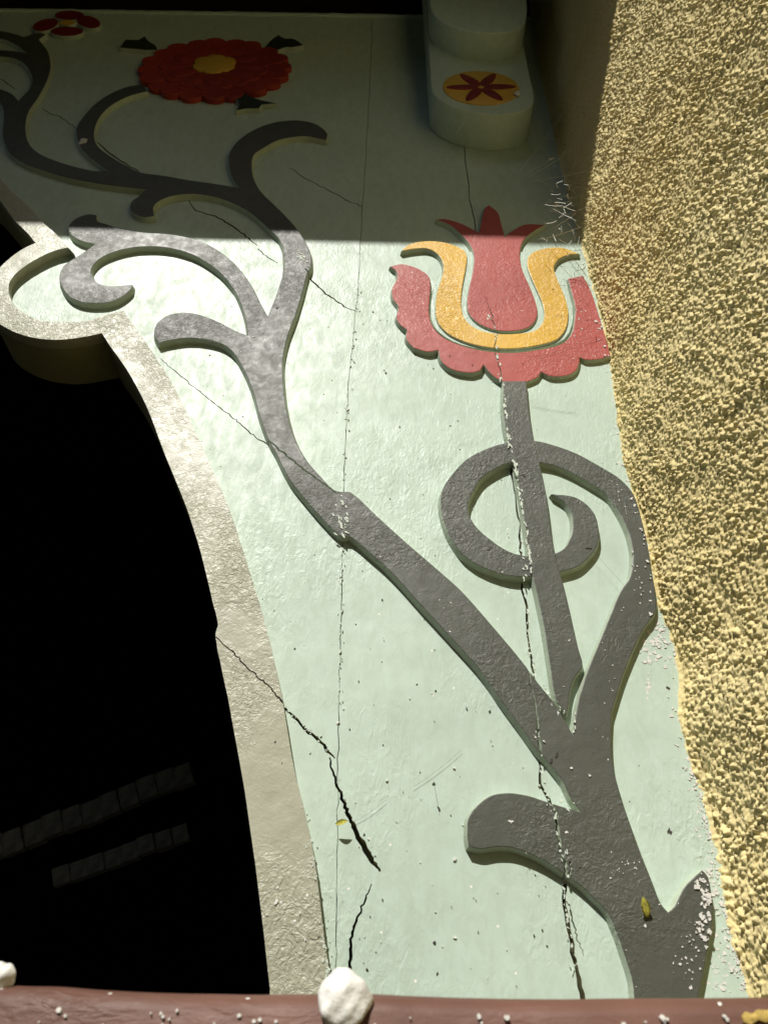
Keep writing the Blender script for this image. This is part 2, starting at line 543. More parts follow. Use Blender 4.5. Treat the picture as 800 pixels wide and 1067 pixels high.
# wobble of the hand-cut edge
def wob(p, amp, seed):
    r = np.random.default_rng(seed)
    n = len(p)
    k = np.convolve(r.normal(size=n + 8), np.ones(5) / 5, 'same')[4:4 + n]
    return [(a[0] + amp * k[i], a[1] + amp * k[i - 3]) for i, a in enumerate(p)]

ri = wob(ri, 0.0006, 1)
ro = wob(ro, 0.0006, 2)
rim_bot_in, rim_bot_out = ri[0][0] + 0.012, ro[-1][0] + 0.010
top_in_z, top_out_z = ri[-1][1] + 0.06, ro[0][1] + 0.06
rim_loop = [(rim_bot_in, 0.01)] + ri + [(XC, top_in_z), (XC, top_out_z)] + ro + [(rim_bot_out, 0.01)]

s1 = densify(seam1, 9)
s2 = densify(seam2, 7)
j1 = rng.normal(size=len(s1)) * 0.5
j2 = rng.normal(size=len(s2)) * 0.8
S1 = [at(p[0] + j1[i], p[1]) for i, p in enumerate(s1)]
S2 = [at(p[0] + j2[i], p[1]) for i, p in enumerate(s2)]


def w2(py):
    return float(np.interp(py, [0, 140, 160, 380, 420, 480, 600, 700, 780, 830, 900, 1035], [.0006, .0008, .0014, .0010, .0014, .0020, .0024, .0020, .0026, .0030, .0034, .0036]))


def with_ends(Sx):
    t = [(Sx[0][0], TOPZ)] + [q for q in Sx if q[1] < TOPZ - 0.002]
    return t + [(Sx[-1][0] + 0.001, 0.0)]


S1e, S2e = with_ends(S1), with_ends(S2)
s2w = [w2(1035)] * len(S2e)
for i, q in enumerate(S2e):
    # width by height: find the matching pixel row
    j = min(range(len(S2)), key=lambda m: abs(S2[m][1] - q[1]))
    s2w[i] = w2(s2[j][1]) * (0.75 + 0.5 * rng.random())
INS = 0.0006
edge = [(rim_bot_in + INS, 0.0)] + [(x + INS, z + INS) for x, z in ri] + [(XC, top_in_z + INS)]
hw1 = 0.00035
A_loop = edge + [(XC, TOPZ)] + [(x - hw1 * (0.4 + 1.2 * rng.random()), z) for x, z in S1e]
B_loop = [(x + hw1 * (0.4 + 1.2 * rng.random()), z) for x, z in S1e] + [(x - s2w[i] / 2, z) for i, (x, z) in reversed(list(enumerate(S2e)))]
C_loop = [(x + s2w[i] / 2, z) for i, (x, z) in enumerate(S2e)] + [(XR, 0.0), (XR, TOPZ)]
# the planks are not quite level with each other
planks = []
for nm, lp, yo in (('plank', A_loop, 0.0), ('plank', B_loop, 0.0008), ('plank', C_loop, -0.0006)):
    planks.append((lp, yo))


# cracks: (points, widths in px)
cracks = [
    ([(222, 664), (232, 672), (243, 683), (257, 698), (272, 712), (286, 724), (296, 737), (304, 744), (312, 753), (322, 762), (333, 770), (341, 781), (349, 789)],
     [1.2, 1.2, 1.3, 1.4, 1.4, 1.5, 2.0, 2.5, 3.0, 3.4, 3.2, 3.0, 0.8]),
    ([(343, 788), (346, 800), (350, 815), (355, 828), (361, 842), (368, 860), (376, 877), (385, 892), (396, 907)],
     [1.5, 2.2, 2.8, 3.2, 4.0, 4.8, 5.6, 6.0, 2.0]),
    ([(387, 920), (380, 938), (373, 952), (368, 968), (365, 985), (364, 1005), (364, 1034)],
     [1.0, 2.0, 2.4, 2.8, 3.4, 3.6, 4.0]),
    ([(166, 371), (185, 387), (205, 404), (235, 428), (268, 455), (280, 462), (300, 478), (320, 494), (350, 516)],
     [0.6, 0.9, 0.9, 1.0, 1.2, 1.8, 1.9, 1.9, 1.2]),
    ([(268, 257), (280, 266), (289, 272)], [1.0, 1.2, 0.8]),
    ([(194, 204), (200, 214), (209, 219), (224, 223), (240, 232), (256, 244), (268, 254)], [0.8, 1.4, 1.5, 1.6, 1.8, 1.8, 0.8]),
    ([(318, 283), (330, 296), (345, 308), (358, 317), (371, 323)], [1.6, 1.8, 1.8, 1.5, 0.8]),
    ([(301, 173), (320, 185), (340, 195), (360, 206), (377, 213)], [0.8, 1.2, 1.2, 1.1, 0.8]),
    ([(44, 111), (52, 116), (62, 120), (80, 132)], [0.8, 1.1, 1.1, 0.8]),
    ([(100, 145), (112, 156), (128, 167), (146, 178)], [1.2, 1.8, 1.9, 1.0]),
    ([(0, 80), (8, 85), (15, 91)], [0.8, 1.4, 0.8]),
    ([(588, 934), (593, 943), (599, 965), (603, 980), (609, 996)], [1.6, 1.8, 1.4, 1.2, 0.5]),
]
vine_crack = [([(549, 696), (551, 712), (555, 729), (558, 745), (560.6, 773), (562, 785)], [0.8, 1.4, 1.6, 2.4, 3.0, 3.0]),
              ([(571, 828), (574, 838), (578, 851), (580, 873), (584, 893), (588, 903), (588, 916)], [2.5, 2.6, 3.0, 3.4, 3.2, 3.0, 3.0]),
              ([(593, 899), (592, 910), (588, 925)], [1.8, 2.2, 2.0])]
tul_crack = [([(505, 311), (509, 322), (512.5, 332), (516.5, 350), (515.5, 368), (520, 386), (522, 402)],
              [0.3, 0.5, 1.0, 1.1, 0.7, 0.9, 1.2])]


def crack_cutter(pl, wd, ya=-0.03, yb=0.03, yp=-0.004):
    q = densify([(p[0], p[1], w) for p, w in zip(pl, wd)], 3)
    c = []
    for i, (x, y, w) in enumerate(q):
        jx = rng.normal() * 0.65 if 0 < i < len(q) - 1 else 0
        jy = rng.normal() * 0.4 if 0 < i < len(q) - 1 else 0
        a = at(x + jx, y + jy, yp)
        b = at(x + jx + 1, y + jy, yp)
        c.append((a[0], a[1], w * 0.5 * (b[0] - a[0]) * (0.8 + 0.4 * rng.random())))
    left, right = [], []
    for i in range(len(c)):
        a, b = c[max(0, i - 1)], c[min(len(c) - 1, i + 1)]
        dx, dz = b[0] - a[0], b[1] - a[1]
        L = math.hypot(dx, dz)
        nx, nz = -dz / L, dx / L
        left.append((c[i][0] + nx * c[i][2], c[i][1] + nz * c[i][2]))
        right.append((c[i][0] - nx * c[i][2], c[i][1] - nz * c[i][2]))
    me = prism_mesh('cutter', left + right[::-1], ya, yb, 0)
    o = bpy.data.objects.new('cutter', me)
    COL.objects.link(o)
    return o


CUT = [crack_cutter(*c) for c in cracks]
VCUT = [crack_cutter(*c) for c in vine_crack]
TCUT = [crack_cutter(*c, yb=-0.002) for c in tul_crack]


def relief(name, px, t, mats, parent, bevel=0.0018, sub=4, back=0.003, wobble=0.0003, corner=52, cuts=None, seed=3, slope=0.003):
    lp = wob(smooth_loop(pts_at(px, -t), sub, corner), wobble, seed)
    me = prism_mesh(name, lp, -t, back, bevel)
    o = link(name, me, mats, parent)
    if cuts:
        mw = bpy.context.view_layer
        mw.update()
        cut(o, cuts)
    spread_foot(o.data, slope, 0.002 - gate.location.y)
    o.data.shade_smooth()
    o.data.set_sharp_from_angle(angle=math.radians(38))
    side_mats(o.data)
    return o, lp


HL = []          # (loop, height) for things resting on the faces


def plank_obj(lp, yo):
    o = link('plank', prism_mesh('plank', lp, yo, PANEL_T + yo * 0.5, 0), [MINT, EDGE], gate, smooth=30)
    return o


bpy.context.view_layer.update()
pa, pb, pc = [plank_obj(*p) for p in planks]
bpy.context.view_layer.update()
cut(pa, [CUT[i] for i in (0, 1, 3, 4, 5, 6, 7, 8, 9, 10)])
cut(pb, [CUT[i] for i in (0, 1, 2)])
cut(pc, [CUT[11]])
for q in (pa, pb, pc):
    q.data.shade_smooth()
    q.data.set_sharp_from_angle(angle=math.radians(30))
    side_mats(q.data)

rim = link('arch_rim', prism_mesh('arch_rim', rim_loop, -T_RIM, 0.003, 0.0022, 3), [OLIVE], gate)
bpy.context.view_layer.update()
cut(rim, [CUT[0]])
rim.data.shade_smooth()
rim.data.set_sharp_from_angle(angle=math.radians(40))
flat_front(rim.data)
rim['label'] = 'greyish cream raised moulding along the arch opening'
HL.append((rim_loop, T_RIM))

vo_, vl = relief('vine', vine, T_VINE, [GREY, SIDE], gate, 0.0018, 4, cuts=[CUT[3], CUT[6]] + VCUT, seed=5)
vo_['label'] = 'dark grey branching vine carved in relief'
HL.append((vl, T_VINE))
so, sl = relief('tulip_stem', stem, T_STEM, [GREY, SIDE], gate, 0.0012, 3, seed=6)
HL.append((sl, T_STEM))
# tulip: red core with yellow and scalloped red petals round it
tc_, l1 = relief('tulip_flower', tul_core, T_TUL + 0.0006, [RED, SIDE], gate, 0.0014, 4, cuts=TCUT, seed=7)
tc_['label'] = 'red and yellow tulip carved in relief'
ty_, l2 = relief('yellow_petal', tul_yel, T_TUL + 0.0002, [YEL, SIDE], tc_, 0.0014, 4, cuts=TCUT, seed=8)
tr_, l3 = relief('scalloped_petal', tul_red, T_TUL, [RED, SIDE], tc_, 0.0014, 4, cuts=TCUT, corner=40, seed=9)
tb_, _ = relief('tulip_ground', [(486, 264), (462, 285), (452, 300), (449, 330), (457, 346), (480, 359), (520, 366), (560, 363), (588, 353), (597, 330), (590, 300), (579, 284),
                                 (552, 266), (541, 262), (494, 262)], T_TUL - 0.0032, [MINT, SIDE], tc_, 0.0006, 3)
HL += [(l1, T_TUL), (l2, T_TUL), (l3, T_TUL)]

# rosette (a true circle on the panel)
c0 = at(223.5, 69.5, -0.012)
R0 = abs(at(304, 69.5, -0.012)[0] - at(143, 69.5, -0.012)[0]) / 2
RZ = (at(223.5, 37, -0.012)[1] - at(223.5, 101, -0.012)[1]) / 2


def blob(cx, cz, rx, rz, lobes, amp, n=96, rot=0.0):
    out = []
    for i in range(n):
        a = 2 * math.pi * i / n
        k = 1 - amp + amp * abs(math.sin(lobes * (a - rot) / 2)) ** 0.6
        out.append((cx + rx * k * math.cos(a), cz + rz * k * math.sin(a)))
    return out


ros = link('red_rosette', prism_mesh('red_rosette', blob(c0[0], c0[1], R0 * 0.72, RZ * 0.72, 17, 0.1), -0.0145, 0.003, 0.002), [RRED, RRED], gate)
side_mats(ros.data)
ros['label'] = 'big round red rosette with a yellow heart'
NP = 20
for i in range(NP):
    a = 2 * math.pi * (i + 0.3) / NP + rng.normal() * 0.02
    loop = []
    for k in range(20):
        t = 2 * math.pi * k / 20
        rr = 0.80 + 0.20 * math.cos(t)
        wv = 0.165 * math.sin(t)
        loop.append((c0[0] + R0 * (rr * math.cos(a) - wv * math.sin(a)), c0[1] + RZ * (rr * math.sin(a) + wv * math.cos(a))))
    h = 0.0105 + 0.0016 * (i % 2) + 0.0004 * rng.random()
    pe = link('petal', prism_mesh('petal', loop, -h, 0.003, 0.0018), [RRED, RRED], ros)
    side_mats(pe.data)
for i in range(12):
    a = 2 * math.pi * (i + 0.1) / 12 + rng.normal() * 0.03
    loop = []
    for k in range(18):
        t = 2 * math.pi * k / 18
        rr = 0.44 + 0.18 * math.cos(t)
        wv = 0.13 * math.sin(t)
        loop.append((c0[0] + R0 * (rr * math.cos(a) - wv * math.sin(a)), c0[1] + RZ * (rr * math.sin(a) + wv * math.cos(a))))
    h = 0.0160 + 0.0010 * (i % 2)
    pe = link('petal', prism_mesh('petal', loop, -h, -0.010, 0.0015), [RRED], ros)
hc = at(223.5, 66, -0.019)
he = link('rosette_heart', prism_mesh('rosette_heart', blob(hc[0], hc[1], R0 * 0.285, RZ * 0.30, 6, 0.16), -0.0195, -0.010, 0.002), [YEL], ros)

for lf in ([(125, 49.5), (131, 41), (144, 41.5), (151, 37.5), (155, 42.5), (162, 47), (164, 52), (152, 52), (142.5, 51), (134, 50.5)],
           [(276, 49), (282, 42), (290, 36), (297, 40), (305, 40), (311, 43), (316, 47), (305, 49), (298, 49), (292, 51), (284, 54)],
           [(244, 99), (255, 97), (268, 103), (279, 105.5), (289, 107.5), (272.5, 109), (270, 113), (259, 113), (246, 115), (249, 109)]):
    o, _ = relief('leaf', lf, 0.009, [DGREEN, SIDE], gate, 0.0012, 3, wobble=0.0002)

# four-petalled flower
fc = at(70.5, 23.2, -0.009)
sf = link('small_flower', prism_mesh('small_flower', [at(*p, -0.009) for p in ((60, 23.3), (70, 19.8), (81, 22.8), (71, 26.6))], -0.0085, 0.003, 0.001), [YEL, SIDE], gate)
side_mats(sf.data)
sf['label'] = 'small maroon flower with four petals'
for cx, cy, rx, ry, sk in ((72.5, 15.6, 15.5, 5.0, 0), (47.5, 25.6, 13.5, 6.2, -2.5), (92.5, 22.6, 12.5, 6.4, 2.0), (70, 32.3, 17, 5.0, 0)):
    lp = [at(cx + rx * math.cos(t), cy + ry * math.sin(t) + sk * math.cos(t), -0.009) for t in np.linspace(0, 2 * math.pi, 28, endpoint=False)]
    pe = link('petal', prism_mesh('petal', lp, -0.0088, 0.003, 0.0014), [DRED, SIDE], sf)
    side_mats(pe.data)

# lip along the top of the panel
lip = densify([(XC, 0), (XR, 0)], 0.02)
lz = [TOPZ + 0.0012 * rng.normal() for _ in lip]
lp = [(p[0], TOPZ - 0.007 + 0.0012 * rng.normal()) for p in lip] + [(p[0], lz[i] + 0.004) for i, p in reversed(list(enumerate(lip)))]
link('top_lip', prism_mesh('top_lip', lp, -0.004, 0.05, 0.001), [MINT], gate)


# the other half of the arch, left of the picture
def mirrored(o):
    me = o.data.copy()
    x0 = gate.location.x
    me.transform(Matrix.Translation((2 * (XC - x0), 0, 0)) @ Matrix.Diagonal((-1, 1, 1, 1)))
    me.flip_normals()
    c = bpy.data.objects.new(o.name.split('.')[0], me)
    COL.objects.link(c)
    c.parent = gate
    return c


for q in (pa, pb, pc, rim):
    mirrored(q)
for c in CUT + VCUT + TCUT:
    me = c.data
    bpy.data.objects.remove(c)
    bpy.data.meshes.remove(me)

# ------------------------------------------------------------------ stepped bracket, upper right
YB1, YB2 = -0.070, -0.121
br = thing('stepped_bracket', 'mint wooden bracket with two round-bottomed steps beside the stucco wall', 'bracket', (0.15, -0.02, 3.3))
ZTOP = CAMZ + 2.13


def ublock(px, y):
    p = smooth_loop(pts_at(px, y), 6, 60, closed=False)
    return [(p[0][0] - 0.004, ZTOP)] + p + [(p[-1][0] + 0.004, ZTOP)]


lb = ublock([(446, 45), (448, 75), (450, 95), (456, 102), (470, 110), (495, 117.5), (520, 119.5), (545, 115), (556, 106), (552, 80), (547, 55)], YB1)
ub = ublock([(447, -10), (449, 10), (457, 20), (475, 29), (495, 33), (520, 34), (540, 30), (547, 22), (549, 8), (547, -12)], YB2)
link('lower_block', prism_mesh('lower_block', lb, YB1, -0.0008, 0.003, 3), [MINT], br)
link('upper_block', prism_mesh('upper_block', ub, YB2, YB1 + 0.004, 0.003, 3), [MINT], br)
dcx, dcz = at(501, 91, YB1 - 0.002)
drx = (at(540.5, 91, YB1)[0] - at(461.5, 91, YB1)[0]) / 2
drz = (at(501, 73.5, YB1)[1] - at(501, 108.5, YB1)[1]) / 2
disc = link('disc', prism_mesh('disc', blob(dcx, dcz, drx, drz, 1, 0.0, 64), YB1 - 0.0022, YB1 + 0.002, 0.001), [YEL], br)
for i in range(6):
    a = math.pi / 3 * i + 0.06
    lp = []
    for k in range(16):
        t = 2 * math.pi * k / 16
        rr, wv = 0.5 + 0.42 * math.cos(t), 0.13 * math.sin(t) * (1.1 - 0.25 * math.cos(t))
        lp.append((dcx + drx * (rr * math.cos(a) - wv * math.sin(a)), dcz + drz * (rr * math.sin(a) + wv * math.cos(a))))
    link('petal', prism_mesh('petal', lp, YB1 - 0.0036, YB1 - 0.001, 0.0006), [DRED], disc)

# ------------------------------------------------------------------ stucco wall on the right
bpx = [(548, -40), (553, 10), (557, 40), (562, 80), (571, 120), (580, 160), (590, 205), (602, 250), (610, 275), (620, 310), (628, 345), (633, 372), (637, 400), (640, 430),
       (648, 480), (660, 520), (671, 560), (679, 610), (684, 636), (694, 655), (703, 685), (704, 700), (703, 735), (708, 765), (716, 785), (729, 830), (741, 880), (748, 920), (757, 960),
       (768, 1000), (776, 1032)]
bxz = np.array([at(p[0], p[1], -0.006) for p in bpx])
bxz = bxz[np.argsort(bxz[:, 1])]
zs = np.concatenate([np.arange(0, CAMZ - 0.06, 0.02), np.arange(CAMZ - 0.06, CAMZ + 1.55, 0.00125), np.arange(CAMZ + 1.55, CAMZ + 2.3, 0.012)])
us = np.concatenate([np.arange(0, 0.50, 0.00125), np.arange(0.50, 2.4, 0.03)])


def vnoise(x, y, seed):
    r = np.random.default_rng(seed)
    tab = r.random((256, 256))
    xi, yi = np.floor(x).astype(int), np.floor(y).astype(int)
    fx, fy = x - xi, y - yi
    fx, fy = fx * fx * (3 - 2 * fx), fy * fy * (3 - 2 * fy)
    g_ = lambda i, j: tab[i % 256, j % 256]
    return (g_(xi, yi) * (1 - fx) * (1 - fy) + g_(xi + 1, yi) * fx * (1 - fy) + g_(xi, yi + 1) * (1 - fx) * fy + g_(xi + 1, yi + 1) * fx * fy)


def grains(x, y, cell, seed, keep=1.0):
    """rounded lumps of random size, one per cell"""
    r = np.random.default_rng(seed)
    N = 512
    ox, oy = r.random((N, N)), r.random((N, N))
    hh, sz = r.random((N, N)), 0.45 + 0.5 * r.random((N, N))
    on = r.random((N, N)) < keep
    X, Y = x / cell, y / cell
    xi, yi = np.floor(X).astype(int), np.floor(Y).astype(int)
    out = np.zeros_like(X)
    for i in (-1, 0, 1):
        for j in (-1, 0, 1):
            a, b = (xi + i) % N, (yi + j) % N
            dx, dy = X - (xi + i + ox[a, b]), Y - (yi + j + oy[a, b])
            d = np.sqrt(dx * dx + dy * dy) / sz[a, b]
            out = np.maximum(out, np.where(on[a, b], np.clip(1 - d, 0, 1) ** 0.9 * (0.45 + 0.55 * hh[a, b]), 0))
    return out


U, Z = np.meshgrid(us, zs)
xb = np.interp(zs, bxz[:, 1], bxz[:, 0])
kern = np.hanning(41)
kern /= kern.sum()
xb = np.convolve(np.pad(xb, 20, mode='edge'), kern, 'valid')
xb_fine = 0.0038 * (vnoise(zs * 210, zs * 0 + 3.3, 5) - 0.5) + 0.0045 * (vnoise(zs * 70, zs * 0 + 7.7, 6) - 0.5) + 0.004 * (vnoise(zs * 22, zs * 0 + 9.7, 7) - 0.5)
xm = 0.328
ANG = math.radians(10.0)
UF = 0.011                                     # rounded bead where the render meets the board
# profile: integrate the direction angle from the bead to the wall's splay
uu = np.arange(0, 2.6, 0.0005)
ang = ANG + (math.radians(62) - ANG) * np.exp(-(uu / UF) ** 2)
PX, PY = np.concatenate([[0], np.cumsum(np.sin(ang) * 0.0005)])[:-1], np.concatenate([[0], -np.cumsum(np.cos(ang) * 0.0005)])[:-1]
BX = np.interp(U, uu, PX)
BY = np.interp(U, uu, PY)
AN = np.interp(U, uu, ang)
blend = np.clip(U / 0.22, 0, 1)
blend = blend * blend * (3 - 2 * blend)
XB = np.repeat(xb[:, None], len(us), 1)
X0 = BX + XB * (1 - blend) + (xm + 0 * XB) * blend + xb_fine[:, None] * np.exp(-(U / 0.007) ** 2)
Y0 = BY + 0.002
wx = U + 0.003 * (vnoise(U * 160, Z * 160, 21) - 0.5)
wz = Z + 0.003 * (vnoise(U * 160, Z * 160, 22) - 0.5)
hgt = 0.0052 * grains(wx, wz, 0.0062, 31, 0.6)
hgt = np.maximum(hgt, 0.0042 * grains(wx + 0.3, wz + 0.1, 0.0044, 32, 0.7))
hgt = np.maximum(hgt, 0.0026 * grains(wx + 0.5, wz + 0.7, 0.0030, 38, 0.8))
hgt = 1.35 * hgt * (0.6 + 0.8 * vnoise(U * 45, Z * 45, 39))
hgt = hgt + 0.0012 * grains(wx + 0.7, wz, 0.0024, 33, 0.6)
hgt = hgt + 0.0012 * (vnoise(U * 420, Z * 420, 34) - 0.5) + 0.004 * (vnoise(U * 16, Z * 16, 35) - 0.5) + 0.006 * (vnoise(U * 5, Z * 5, 36) - 0.5)
fade = np.clip((U - 0.001 - 0.012 * vnoise(U * 0, Z * 30, 37) ** 2) / 0.006, 0.2, 1) * np.clip(U / 0.002, 0, 1)
hgt = hgt * fade
VX = X0 - np.cos(AN) * hgt
VY = Y0 - np.sin(AN) * hgt
nr, nc = U.shape
verts = np.stack([VX, VY, Z], -1).reshape(-1, 3)
ii = (np.arange(nr - 1)[:, None] * nc + np.arange(nc - 1)[None, :]).reshape(-1)
faces = np.stack([ii, ii + nc, ii + nc + 1, ii + 1], 1)
me = bpy.data.meshes.new('stucco_face')
me.vertices.add(len(verts))
me.vertices.foreach_set('co', verts.ravel())
me.loops.add(faces.size)
me.loops.foreach_set('vertex_index', faces.ravel())
me.polygons.add(len(faces))
me.polygons.foreach_set('loop_start', np.arange(0, faces.size, 4))
me.update(calc_edges=True)
me.validate()
wall = thing('stucco_wall', 'rough yellow stucco house wall along the right of the gate panel', 'wall', (0.6, -1.1, 0))
sf_ = link('stucco_face', me, STUCCO, wall, smooth=0)
sf_.data.shade_smooth()
# body of the wall behind the render
wb = bmesh.new()
zt = CAMZ + 2.28
yend = float(Y0[0, -1])
xend = float(X0[0, -1])
base = [(0.43, 0.35), (xm + 0.06, 0.0), (xend + 0.012, yend + 0.01), (1.4, yend + 0.01), (1.4, 0.35)]
v0 = [wb.verts.new((x, y, 0)) for x, y in base]
v1 = [wb.verts.new((x, y, zt)) for x, y in base]
wb.faces.new(v0)
wb.faces.new(v1)
for i in range(5):
    j = (i + 1) % 5
    wb.faces.new((v0[i], v0[j], v1[j], v1[i]))
bmesh.ops.recalc_face_normals(wb, faces=wb.faces[:])
me = bpy.data.meshes.new('wall_core')
wb.to_mesh(me)
link('wall_core', me, STUCCO, wall, smooth=0)

# ------------------------------------------------------------------ roof: the eave that shades the top of the panel
ZSH = at(400, 254)[1]
O = 0.86
ZE = ZSH + O * math.tan(SUN_YZ)
roof = thing('eave_roof', 'black wooden eave right above the carved panel', 'roof', (-0.8, 0.5, ZE))
nb = 9
ys = np.linspace(-O + 0.03, 2.02, 18)
for a, b in zip(ys[:-1], ys[1:]):
    link('soffit_board', box_mesh('soffit_board', -2.6, 0.62, a + 0.001, b - 0.001, ZE + 0.002 + 0.001 * rng.random(), ZE + 0.03), DWOOD, roof)
link('fascia_board', box_mesh('fascia_board', -2.6, 0.62, -O, -O + 0.029, ZE, ZE + 0.14, 0.002), DWOOD, roof)
link('roof_deck', box_mesh('roof_deck', -2.6, 0.62, -O + 0.03, 2.02, ZE + 0.032, ZE + 0.10), DWOOD, roof)

# ------------------------------------------------------------------ dark passage behind the arch
pas = thing('gate_passage', 'pitch dark interior behind the arch opening', 'passage', (-0.8, 1.0, 0))
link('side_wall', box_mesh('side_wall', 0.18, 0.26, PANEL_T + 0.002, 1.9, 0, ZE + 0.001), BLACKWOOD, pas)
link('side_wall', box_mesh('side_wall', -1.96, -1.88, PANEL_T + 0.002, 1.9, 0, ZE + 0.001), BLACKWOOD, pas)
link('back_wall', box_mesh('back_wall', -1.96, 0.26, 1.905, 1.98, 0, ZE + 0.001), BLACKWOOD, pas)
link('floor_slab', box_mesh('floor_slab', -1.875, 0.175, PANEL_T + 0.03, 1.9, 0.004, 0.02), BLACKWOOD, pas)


def row_of_tiles(pA, pB, y, hpx, n, label):
    a, b = at(*pA, y), at(*pB, y)
    a2 = at(pA[0], pA[1] + hpx, y)
    h = a[1] - a2[1]
    t = thing('tile_row', label, 'tiles', (a[0], y, a[1] - h), 'rows of old tiles in the passage')
    dx, dz = b[0] - a[0], b[1] - a[1]
    L = math.hypot(dx, dz)
    me0 = None
    rot = math.atan2(dz, dx)
    w = L / n
    bm = bmesh.new()
    box_into(bm, 0.0002, w - 0.0002, 0, 0.03, 0, h)
    bmesh.ops.bevel(bm, geom=bm.edges[:], offset=0.0025, segments=2, profile=0.5, affect='EDGES')
    me0 = bpy.data.meshes.new('tile')
    bm.to_mesh(me0)
    bm.free()
    me0.materials.append(TILE)
    for i in range(n):
        o = bpy.data.objects.new('tile', me0)
        COL.objects.link(o)
        o.parent = t
        o.location = (dx * i / n, rng.normal() * 0.004, dz * i / n + rng.normal() * 0.002)
        o.rotation_euler = (rng.normal() * 0.05, -rot, 0)
    # the sloping board that carries them runs from side wall to side wall
    bm = bmesh.new()
    box_into(bm, (-1.88 - a[0]) / math.cos(rot), (0.18 - a[0]) / math.cos(rot), 0.034, 0.06, 0.0, h * 0.8)
    bmesh.ops.transform(bm, verts=bm.verts[:], matrix=Matrix.Translation((a[0], y, a[1] - h)) @ Matrix.Rotation(-rot, 4, 'Y'))
    mb = bpy.data.meshes.new('batten')
    bm.to_mesh(mb)
    bm.free()
    link('batten', mb, BLACKWOOD, t, smooth=0)
    return t


row_of_tiles((-30, 882), (206, 790), 1.2, 26, 12, 'upper faint row of grey tiles inside the dark passage')
row_of_tiles((60, 905), (200, 855), 1.22, 20, 8, 'lower faint row of grey tiles inside the dark passage')

# ------------------------------------------------------------------ brown rail across the bottom
YR = -0.30
rz = at(400, 1036, YR)[1]
rail = thing('brown_rail', 'brown painted wooden rail along the bottom of the view', 'rail', (0, YR + 0.03, 0))
x0r, x1r = -1.3, 0.352
bm = bmesh.new()
nx = 240
bow = [at(px, py, YR) for px, py in ((-400, 1012), (0, 1026), (250, 1034), (560, 1040), (800, 1037))]
bowx, bowz = [q[0] for q in bow], [q[1] for q in bow]
prof = [(0.058, -0.085), (0.060, -0.004), (0.055, 0.0), (0.012, 0.0), (0.004, -0.0025), (0.0, -0.009), (0.0, -0.078), (0.004, -0.085)]
rings = []
for i in range(nx + 1):
    x = x0r + (x1r - x0r) * i / nx
    dz = 0.0022 * (vnoise(np.array([x * 9.0]), np.array([0.5]), 41)[0] - 0.5) + 0.0012 * (vnoise(np.array([x * 45.0]), np.array([2.5]), 42)[0] - 0.5)
    dz += float(np.interp(x, bowx, bowz)) - rz
    dy = 0.0015 * (vnoise(np.array([x * 25.0]), np.array([5.5]), 43)[0] - 0.5)
    rings.append([bm.verts.new((x, YR + py + dy, rz + pz + dz)) for py, pz in prof])
for a, b in zip(rings[:-1], rings[1:]):
    for k in range(len(prof)):
        j = (k + 1) % len(prof)
        bm.faces.new((a[k], a[j], b[j], b[k]))
bm.faces.new(rings[0])
bm.faces.new(rings[-1])
bmesh.ops.recalc_face_normals(bm, faces=bm.faces[:])
me = bpy.data.meshes.new('rail_bar')
bm.to_mesh(me)
bm.free()
link('rail_bar', me, BROWN, rail, smooth=50)
for x in (-1.2, -0.45, 0.27):
    link('post', box_mesh('post', x - 0.03, x + 0.03, YR + 0.006, YR + 0.054, 0, rz - 0.086, 0.003), BROWN, rail)


def lump(name, c, r, seed, mat, sub=3, amp=0.25):
    bm = bmesh.new()
    bmesh.ops.create_icosphere(bm, subdivisions=sub, radius=1)
    rr = np.random.default_rng(seed)
    ph = rr.random((6, 3)) * 6
    for v in bm.verts:
        n = v.co.normalized()
        k = 1 + amp * sum(math.sin(n.x * (1.2 + q) + ph[q][0]) * math.sin(n.y * (1.2 + q) + ph[q][1]) * math.sin(n.z * (1.4 + q) + ph[q][2]) / (1 + 0.6 * q) for q in range(6))
        v.co = Vector((n.x * r[0] * k, n.y * r[1] * k, n.z * r[2] * k)) + Vector(c)
    me = bpy.data.meshes.new(name)
    bm.to_mesh(me)
    bm.free()
    return link(name, me, mat, smooth=80)


# white lumps on the rail
def on_rail(px, py, y):
    x, z = at(px, py, y)
    return (x, y, z)


c = on_rail(355, 1045, YR - 0.002)
wl = lump('white_lump', c, (0.0128, 0.010, 0.0138), 23, WHITE, 4, 0.32)
tag(wl, 'large white lump stuck over the front edge of the brown rail', 'lump')
c = on_rail(4, 1014, YR + 0.01)
wl = lump('white_lump', (c[0] - 0.001, c[1], c[2] - 0.001), (0.008, 0.008, 0.0075), 5, WHITE, 4, 0.2)
tag(wl, 'small white lump on the rail at the left end in front of the dark opening', 'lump')
sm = [at(px + random.uniform(-1, 1), py + random.uniform(-1, 1), YR) for px, py in ((772, 1060), (776, 1055), (783, 1057), (790, 1052), (800, 1053), (812, 1050), (822, 1056), (819, 1063), (806, 1061), (797, 1066),
                                                                                   (788, 1064), (780, 1069), (774, 1066))]
yl = link('paint_smear', prism_mesh('paint_smear', smooth_loop(sm, 4, 80), YR - 0.0014, YR + 0.002, 0.0003), simple('ochre_smear', (0.45, 0.32, 0.09), 0.8, 0.4, 400))
tag(yl, 'ochre smear on the brown rail under the stucco wall', 'paint smear')

